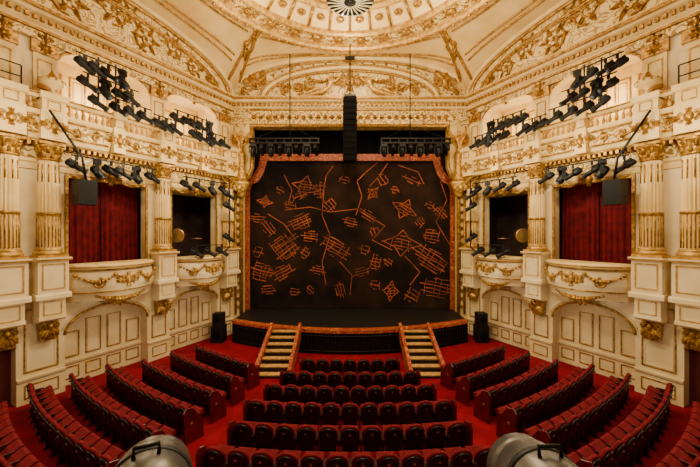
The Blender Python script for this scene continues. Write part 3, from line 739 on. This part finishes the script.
def side_rig(sd):
    M=SM(sd)
    def ladder(bars,w,up,lab):
        q=MB()
        for u,z0,z1 in up:
            q.tube([(u,z0,w),(u,z1,w)],.03,6)
            q.tube([(u,z0+.15,w),(u,z0+.15,.72)],.025,6)
        for k,(u0,u1,z,n) in enumerate(bars):
            q.tube([(u0-.2,z,w),(u1+.2,z,w)],.025,6)
            for i in range(n):
                u=u0+(u1-u0)*i/(n-1)+random.uniform(-.07,.07)
                p=M(u,z-.05,w)
                kd='moving' if (i*2+k)%5==0 else 'spot'
                put(kd,p,aim(p)+random.uniform(-.5,.5),'black stage lantern clamped to a gallery lighting ladder' if kd=='spot' else 'black moving-head stage light hung on lighting ladder','gallery ladder stage lights')
        q.obj('lighting_ladder',BLACK,M,label=lab,cat='lighting rig',group='gallery lighting ladders')
    ladder([(6.2,7.4,11.75,4),(5.8,7.2,11.15,4),(5.3,6.9,10.6,4)],1.1,[(6.4,10.2,11.85),(6.95,10.2,11.85)],'black pipe lighting ladder fixed to the gallery front')
    ladder([(2.3,3.9,11.0,5),(1.5,3.1,10.5,5),(4.0,4.8,10.5,3)],1.05,[(2.5,10.0,11.1),(3.0,10.0,11.1),(4.5,9.9,10.5)],'black pipe lighting ladder nearer the proscenium')
    for u0,u1,z,n in ((4.9,7.4,8.3,6),(1.2,3.3,8.2,4)):
        q=MB(); q.tube([(u0-.2,z,.75),(u1+.2,z,.75)],.025,6)
        for u in (u0,u1): q.tube([(u,z,.75),(u,8.64,.42)],.02,6)
        q.obj('lighting_bar',BLACK,M,label='short black lighting bar under the gallery balcony',cat='lighting rig',group='soffit lighting bars')
        for i in range(n):
            u=u0+(u1-u0)*i/(n-1)+random.uniform(-.1,.1); p=M(u,z-.05,.75)
            put('moving' if i%3==1 else 'spot',p,aim(p)+random.uniform(-.3,.3),'black stage light hung beneath the gallery balcony','soffit stage lights')
    for u,wz in ((1.05,.95),):
        q=MB(); q.tube([(u,4.85,wz),(u,8.4,wz)],.03,6); q.tube([(u,8.4,wz),(u,8.6,.5)],.03,6); q.tube([(u,4.9,wz),(u,4.6,.5)],.03,6)
        q.obj('boom_pipe',BLACK,M,label='vertical black boom pipe beside the proscenium column',cat='lighting rig')
        for z in (7.9,7.3,5.7): 
            p=M(u+.12,z,wz+.1); put('spot',p,aim(p)+.3,'black stage lantern on boom beside proscenium','boom stage lights')
    p0=M(7.25,6.6,.95); R=root('loudspeaker',p0,'black loudspeaker cabinet hanging from a wall arm beside red curtain','loudspeaker',rot=(0,0,-sd*.9+0))
    q=MB(); q.add([(-.34,-.3,0),(.34,-.3,0),(.25,.3,0),(-.25,.3,0),(-.34,-.3,.85),(.34,-.3,.85),(.25,.3,.85),(-.25,.3,.85)],[(0,1,2,3),(4,5,6,7),(0,1,5,4),(1,2,6,5),(2,3,7,6),(3,0,4,7)]); q.obj('cabinet',BLACK,lambda x,y,z:(x,-y,z),parent=R,local=True)
    q=MB(); q.lathe([(.22,.305),(.2,.33),(.1,.31),(.02,.33)],(0,0,.3),'x',16); q.box(.305,.33,-.22,.22,.62,.76); q.obj('driver_grille',GREY,lambda x,y,z:(y,x,z),parent=R,local=True)
    q=MB(); q.tube([(7.25,7.45,.95),(7.4,8.2,1.05),(8.2,9.6,.85)],.04,6); q.tube([(7.4,8.2,1.05),(7.4,8.64,.45)],.03,6)
    q.obj('speaker_arm',BLACK,M,label='bent black steel arm holding the loudspeaker',cat='bracket')
    R=root('loudspeaker',(sd*6.8,16.6,0),'black floor loudspeaker stack beside the stage apron','loudspeaker')
    q=MB(); q.box(-.3,.3,-.3,.3,0,.85); q.box(-.24,.24,-.26,.26,.87,1.5); q.obj('cabinet',BLACK,parent=R,local=True)
    q=MB(); q.lathe([(.22,.302),(.2,.33),(.05,.31)],(0,0,.42),'x',16); q.obj('woofer',BLKCL,lambda x,y,z:(y,-x,z),parent=R,local=True)
    q=MB(); q.lathe([(.16,.262),(.14,.28),(.02,.27)],(0,0,1.2),'x',12); q.obj('tweeter',BLKCL,lambda x,y,z:(y,-x,z),parent=R,local=True)
    q=MB(); q.tube([(1.5,4.62,1.15),(3.3,4.62,1.15)],.02,5); q.tube([(1.8,4.51,.9),(1.8,4.62,1.15)],.02,5); q.tube([(3.0,4.51,.9),(3.0,4.62,1.15)],.02,5)
    q.obj('lighting_bar',BLACK,M,label='small black lighting bar on the box rail',cat='lighting rig')
    for u in (1.7,2.4,3.1):
        p=M(u,5.02,1.17); put('spot',p,aim(p),'black stage lantern standing on box rail bar','box rail stage lights')
    q=MB()
    for u in (1.7,2.4,3.1): q.tube([(u,4.6,1.17),(u,5.05,1.17)],.016,5)
    q.tube([(1.7,5.05,1.17),(3.1,5.05,1.17)],.016,5)
    q.obj('lamp_bracket',BLACK,M,label='thin black bracket carrying lanterns on the box rail',cat='bracket')
side_rig(-1); side_rig(1)
for s in (-1,1):
    R=root('flown_lighting_bar',(s*3.55,17.3,10.45),'flown black lighting bar hung on steel cables before the proscenium','lighting rig',group='flown lighting bars')
    q=MB(); q.box(-1.9,1.9,-.1,.1,.0,.08); q.box(-1.9,1.9,-.1,.1,.24,.3)
    for i in range(9): 
        x=-1.85+3.7*i/8; q.box(x-.03,x+.03,-.09,.09,.08,.24)
    q.obj('truss',BLACK,parent=R,local=True)
    q=MB(); q.tube([(-.3*s,0,.3),(-.3*s,0,4.85)],.03,5); q.tube([(-1.6,0,.3),(-.3*s,0,1.0)],.015,4); q.tube([(1.6,0,.3),(-.3*s,0,1.0)],.015,4)
    q.obj('cable',BLACK,parent=R,local=True)
    for i in range(8):
        p=(s*3.55-1.7+3.4*i/7,17.3,10.43); put('moving' if i%2==0 else 'spot',p,random.uniform(-.3,.3),'black stage light hanging from the flown bar','flown bar stage lights')
R=root('line_array_loudspeaker',(0,16.6,9.35),'tall black line-array loudspeaker flown above stage centre','loudspeaker')
for i in range(11):
    q=MB(); z=i*.3
    q.add([(-.36,-.22,z),(.36,-.22,z),(.3,.25,z+.03),(-.3,.25,z+.03),(-.36,-.22,z+.27),(.36,-.22,z+.27),(.3,.25,z+.24),(-.3,.25,z+.24)],[(0,1,2,3),(4,5,6,7),(0,1,5,4),(1,2,6,5),(2,3,7,6),(3,0,4,7)])
    q.box(-.3,.3,-.235,-.22,z+.05,z+.22); q.obj('speaker_element',BLKCL,parent=R,local=True)
q=MB(); q.box(-.3,.3,-.2,.2,3.3,3.4); q.tube([(0,0,3.4),(0,0,6.05)],.03,5); q.tube([(-.25,0,3.4),(0,0,4.2)],.015,4); q.tube([(.25,0,3.4),(0,0,4.2)],.015,4); q.box(-.25,.25,-.1,.1,5.3,5.4)
q.obj('flying_frame',BLACK,parent=R,local=True)

# ------------------------------------------------------------------ seats
def seat_proto():
    R=root('theatre_seat',(0,0,-50),'tip-up red velvet theatre seat with dark back','theatre seat',group='stalls seats')
    def shell(hw,z0,z1,off,th,crown,m):
        q=MB(); nx=10;nz=6;vs=[];fs=[]
        for sgn in (0,1):
            for i in range(nx+1):
                tt=sin((-1+2*i/nx)*pi/2); x=hw*tt; zt=z1-.10+(crown+.10)*(1-abs(tt)**2.6)
                for j in range(nz+1):
                    z=z0+(zt-z0)*j/nz; y=-.22-(z-.35)*.22+.5*x*x+off+sgn*th
                    vs.append((x,y,z))
        k=(nx+1)*(nz+1)
        for i in range(nx):
            for j in range(nz):
                a=i*(nz+1)+j;b=a+nz+1; fs+=[(a,b,b+1,a+1),(k+a,k+a+1,k+b+1,k+b)]
        for j in range(nz): fs+=[(j,j+1,k+j+1,k+j),(nx*(nz+1)+j,k+nx*(nz+1)+j,k+nx*(nz+1)+j+1,nx*(nz+1)+j+1)]
        for i in range(nx):
            a=i*(nz+1);b=a+nz+1; fs+=[(a,k+a,k+b,b),(a+nz,b+nz,k+b+nz,k+a+nz)]
        q.add(vs,fs,0,True); return q
    shell(.200,.30,.865,-.035,.04,.05,0).obj('back_panel',SEATBK,parent=R,local=True)
    shell(.225,.42,.90,.012,.08,.05,0).obj('backrest_cushion',VELVET,parent=R,local=True)
    T=Matrix.Translation((0,-.12,.42))@Matrix.Rotation(math.radians(32),4,'X')
    q=MB()
    pr=[(-.02,-.04),(.36,-.05),(.40,-.02),(.40,.04),(.36,.075),(.18,.09),(0,.06),(-.02,.02)]
    q.run(-.20,.20,[(b,a) for a,b in pr]); q.obj('seat_cushion',VELVET,lambda u,v,w:T@Vector((u,v,w)),parent=R,local=True)
    for sx in (-1,1):
        q=MB(); q.box(sx*.235-.016,sx*.235+.016,-.34,.04,.6,.64); q.box(sx*.235-.012,sx*.235+.012,-.28,-.02,.05,.6); q.box(sx*.235-.016,sx*.235+.016,-.32,.06,0,.05)
        q.obj('arm_standard',WOODD,parent=R,local=True)
    q=MB(); q.box(-.025,.025,-.38,-.36,.76,.785); q.obj('number_plate',BRASS,parent=R,local=True)
    return R
PR=seat_proto()
first=True; nseat=0
def vis(p):
    if p[1]<1: return False
    x=350+F*p[0]/p[1]; y=233.5-F*(p[2]+.95-CZ)/p[1]
    return -25<x<725 and y<475
def seat(x,y,rz,label):
    global first,nseat
    p=(x,y,floorz(y)+.002)
    if not vis(p): return
    nseat+=1
    if first:
        PR.location=p; PR.rotation_euler=(0,0,rz); PR['label']=label; first=False
    else: dup(PR,p,rz,label)
mat_end=mat('red_lacquer',(.12,.005,.007),.35,color2=(.065,.003,.004))
def endpanel(x,y,rz):
    p=(x,y,floorz(y)+.001)
    if not vis(p): return
    R=root('row_end_panel',p,'dark red wooden row-end panel beside the aisle','seat end panel',group='row end panels',rot=(0,0,rz))
    q=MB(); pl=[(-.42,0),(-.46,.85),(-.38,.95),(-.2,.9),(-.05,.68),(.1,.62),(.12,0)]
    n=len(pl); q.add([(-.025,a,b) for a,b in pl]+[(.025,a,b) for a,b in pl],[tuple(range(n)),tuple(range(2*n-1,n-1,-1))]+[(i,(i+1)%n,n+(i+1)%n,n+i) for i in range(n)])
    q.obj('panel',mat_end,parent=R,local=True)
    q=MB(); q.box(-.032,.032,-.28,-.22,.5,.56); q.obj('number_plate',BRASS,parent=R,local=True)
rows=[(12.0,7),(10.85,9),(9.78,10),(8.68,11),(7.55,11),(6.5,12)]
cv=.03
for (y,n) in rows:
    for i in range(n):
        x=(i-(n-1)/2)*.505; yy=y+.2+cv*x*x
        seat(x,yy,math.atan(2*cv*x),'red velvet theatre seat with dark back in centre block')
    ex=n*.505/2+.02
    for s in (-1,1): endpanel(s*ex,y+.2+cv*ex*ex,s*math.atan(2*cv*ex))
for sd in (-1,1):
    for k in range(10):
        ay=11.75-1.05*k; ax=3.42+.20*(11.75-ay)
        x,y=ax,ay; nmax=7+int(1.4*k); th0=30-.7*k; th=math.radians(th0)
        endpanel(sd*x,y,sd*th)
        x+=.28*cos(th); y+=.28*sin(th)
        for i in range(nmax):
            if x>6.6+.54*(18-y)-1.1: break
            seat(sd*x,y,sd*th,'red velvet theatre seat with dark back in curved side block')
            thn=math.radians(th0+min(i+1,12)*1.4)
            x+=.505*cos((th+thn)/2); y+=.505*sin((th+thn)/2); th=thn
print('seats',nseat)
# ------------------------------------------------------------------ near lamps on rail
q=MB(); q.tube([(-1.6,1.35,4.25),(1.6,1.35,4.25)],.025,8)
for x in (-1.4,0,1.4): q.tube([(x,1.35,4.25),(x,1.11,4.2)],.02,6)
q.obj('circle_front_bar',BLACK,label='black lighting bar along the circle front',cat='lighting rig')
for (X,rz,lb) in ((-.95,.45,'grey rounded spotlight housing tilted on circle front bar'),(.92,0,'grey domed spotlight housing with top handle on circle front')):
    R=root('spotlight',(X,1.5,4.22),lb,'spotlight',rot=(0,0,rz))
    q=MB(); q.tube([(-.21,0,.12),(-.21,-.14,0),(.21,-.14,0),(.21,0,.12)],.012,6); q.obj('yoke',BLACK,parent=R,local=True)
    T=Matrix.Translation((0,0,.16))@Matrix.Rotation(-.25,4,'X'); f=lambda x,y,z:T@Vector((y,x,z))
    q=MB(); q.lathe([(.02,-.25),(.1,-.24),(.155,-.2),(.185,-.12),(.19,0),(.19,.12),(.175,.16),(.18,.17),(.18,.24)],(0,0,0),'x',32); q.obj('lamp_housing',GREY,f,parent=R,local=True)
    q=MB(); q.lathe([(.192,-.02),(.198,-.01),(.198,.01),(.192,.02)],(0,0,0),'x',32); q.lathe([(.17,.235),(.1,.26),(.02,.27)],(0,0,0),'x',24)
    q.tube([(-.08,-.05,.18),(-.08,-.05,.225),(-.08,.05,.225),(-.08,.05,.18)],.01,6)
    q.obj('lens_ring',BLACK,f,parent=R,local=True)

# ------------------------------------------------------------------ lights
def pl(name,loc,e,col=(1,.79,.47),r=.3):
    l=bpy.data.lights.new(name,'POINT'); l.energy=e; l.color=col; l.shadow_soft_size=r
    o=bpy.data.objects.new(name,l); COL.objects.link(o); o.location=loc; tag(o,'warm auditorium lamp','lamp'); return o
for i in range(6):
    a=2*pi*(i+.5)/6; pl('dome_lamp',(4.2*cos(a),CY+4.2*sin(a),13.9),420,r=.2)
pl('chandelier_lamp',(0,CY,11.0),620,r=.25)
for sd in (-1,1):
    M=SM(sd)
    for u in (2.4,6.1): pl('gallery_lamp',M(u,11.0,-.9),150,(1,.74,.38),r=.1)
    for u in (2.4,6.1,9.4): pl('wall_wash_lamp',M(u,8.6,2.4),230,(1,.82,.52),r=.1)
    for u in (2.4,6.1,10): pl('stalls_lamp',M(u,3.0,2.6),62,(1,.86,.60),r=.12)
def al(name,loc,e,size,rot,col=(1,.84,.58)):
    l=bpy.data.lights.new(name,'AREA'); l.energy=e; l.color=col; l.size=size
    o=bpy.data.objects.new(name,l); COL.objects.link(o); o.location=loc; o.rotation_euler=rot; tag(o,'soft area fill light','lamp')
al('house_fill',(0,2.2,12.6),460,3,(math.radians(35),0,0))  # unseen fill lamp added high above the view to brighten the auditorium
al('stalls_light',(0,9,12.2),430,1.5,(0,0,0))
wd=bpy.data.worlds.new('world'); bpy.context.scene.world=wd; wd.use_nodes=True
wd.node_tree.nodes['Background'].inputs[0].default_value=(1,.8,.55,1); wd.node_tree.nodes['Background'].inputs[1].default_value=.1
cam=bpy.data.cameras.new('camera'); co=bpy.data.objects.new('camera',cam); COL.objects.link(co)
co.location=(0,0,CZ); co.rotation_euler=(pi/2,0,0); cam.lens=F/700*36; cam.sensor_width=36; cam.clip_start=.05
bpy.context.scene.camera=co
